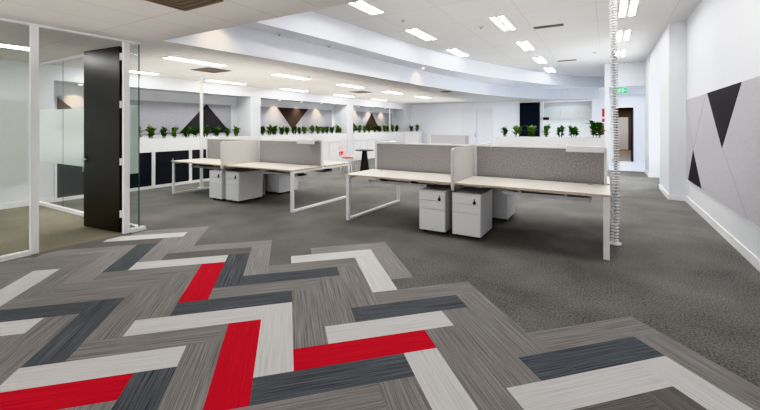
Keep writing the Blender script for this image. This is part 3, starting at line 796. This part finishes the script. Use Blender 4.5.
def dot(x, y, z, label, glow=False):
    r = thing('downlight' if glow else 'smoke_detector', (x, y, z), label, 'downlight' if glow else 'smoke detector')
    MB().lathe([(.055, -.004), (.05, -.022), (.02, -.032)] if not glow else [(.05, -.001), (.055, -.008), (.04, -.010)], 16).build('housing', M['louver'], r)
    MB().lathe([(.018, -.040), (.018, -.032)] if not glow else [(.035, -.012), (.035, -.009)], 12).build('sensor' if not glow else 'lamp', M['ventb'] if not glow else M['spotglow'], r)
dot(-3.49, 6.61, HIGH, 'smoke detector between the two nearest lights beside the bulkhead')
dot(-2.31, 7.9, HIGH, 'smoke detector beside the middle row light of the raised ceiling')
dot(-.29, 12.19, HIGH, 'smoke detector on the raised ceiling left of the cable spine')
dot(-6.27, 6.95, LOW, 'smoke detector beside a light in the low ceiling')
dot(-5.05, 4.84, LEDGE, 'nearest small detector under the bulkhead ledge')
dot(-4.93, 6.07, LEDGE, 'second small detector under the bulkhead ledge')
dot(-4.52, 9.77, LEDGE, 'small warm downlight under the bulkhead ledge', True)
for i, y in enumerate((9.4, 10.5, 11.6)):
    dot(-9.8, y, 2.40, f'{ORD[i]} warm downlight in the middle recess from the meeting room', True)
for i, y in enumerate((14.2, 15.4, 16.6)):
    dot(-9.8, y, 2.40, f'{ORD[i]} warm downlight in the far recess from the meeting room', True)
dot(-9.8, 3.7, 2.40, 'warm downlight in the recess behind the meeting room glass', True)

# ------------------------------------------------------------------ lamps
def lamp(kind, loc, rot, energy, col=(1, 1, 1), **k):
    d = bpy.data.lights.new('lamp_' + kind.lower(), kind); d.energy = energy; d.color = col
    for a, v in k.items(): setattr(d, a, v)
    o = bpy.data.objects.new('lamp_' + kind.lower(), d); C.objects.link(o); o.location = loc; o.rotation_euler = rot
    return o
def aim(src, dst):
    return (Vector(dst) - Vector(src)).to_track_quat('-Z', 'Y').to_euler()
WARM = (1, .80, .56)
for y in (9.4, 10.5, 11.6, 14.2, 15.4, 16.6, 3.7):
    s = (-9.8, y, 2.37); lamp('SPOT', s, aim(s, (-10.1, y, 1.5)), 26, WARM, spot_size=1.5, spot_blend=.8, shadow_soft_size=.03)
# warm scallops on the bulkhead
for s, t, e in (((-4.95, 3.7, 3.12), (-5.3, 3.75, 2.6), 11), ((-4.5, 9.77, 3.12), (-4.78, 9.85, 2.6), 8)):
    lamp('SPOT', s, aim(s, t), e, WARM, spot_size=1.9, spot_blend=1, shadow_soft_size=.03)
lamp('AREA', (-2.6, .6, 2.2), (PI, 0, 0), 30, (1, .94, .89), shape='RECTANGLE', size=6.2, size_y=4.4)  # fill lamp facing up, added to brighten the near low ceiling
lamp('AREA', (-6.2, 16.6, 2.68), (0, 0, 0), 45, (.97, .98, 1), shape='RECTANGLE', size=4.5, size_y=1.2)  # fill lamp added to brighten the far wall
lamp('AREA', (.8, 17, 2.80), (0, 0, 0), 30, (.95, .97, 1), shape='RECTANGLE', size=.9, size_y=2.8)  # fill lamp added to brighten the corridor floor
lamp('AREA', (-1.6, 19.8, 2.66), (0, 0, 0), 10, (.97, .98, 1), shape='RECTANGLE', size=1.6, size_y=.9)
lamp('AREA', (.8, 25.5, 2.55), (0, 0, 0), 70, (1, .95, .9), shape='RECTANGLE', size=1.2, size_y=3)
# daylight through the recess window
lamp('AREA', (1.5, 12.25, 1.75), (0, PI / 2, 0), 40, (.92, .96, 1), shape='RECTANGLE', size=2.2, size_y=2.2)

# unseen area lamps added to brighten the ceilings from below
lamp('AREA', (-7.6, 10.5, 2.15), (PI, 0, 0), 115, (1, .97, .93), shape='RECTANGLE', size=3.6, size_y=14)
lamp('AREA', (-1.6, 8.8, 2.45), (PI, 0, 0), 78, (1, .98, .96), shape='RECTANGLE', size=5, size_y=11)
w = bpy.data.worlds.new('World'); SC.world = w; w.use_nodes = True
bg = w.node_tree.nodes['Background']; bg.inputs['Color'].default_value = (1, .99, .98, 1); bg.inputs['Strength'].default_value = 2.6

# ------------------------------------------------------------------ camera
cd = bpy.data.cameras.new('camera'); cam = bpy.data.objects.new('camera', cd); C.objects.link(cam)
cam.location = (0, 0, 1.5); cam.rotation_euler = (PI / 2, 0, math.radians(30))
cd.sensor_width = 36; cd.sensor_fit = 'HORIZONTAL'; cd.lens = 377 / 760 * 36
cd.shift_x = -(389 - 380) / 760; cd.shift_y = (126 - 205) / 760; cd.clip_start = .05
SC.camera = cam

SC.view_settings.view_transform = 'Khronos PBR Neutral'; SC.view_settings.look = 'None'
SC.view_settings.exposure = .15; SC.view_settings.gamma = 1
SC.cycles.use_denoising = True
SC.cycles.max_bounces = 10; SC.cycles.diffuse_bounces = 6; SC.cycles.transparent_max_bounces = 16
SC.cycles.sample_clamp_indirect = 6
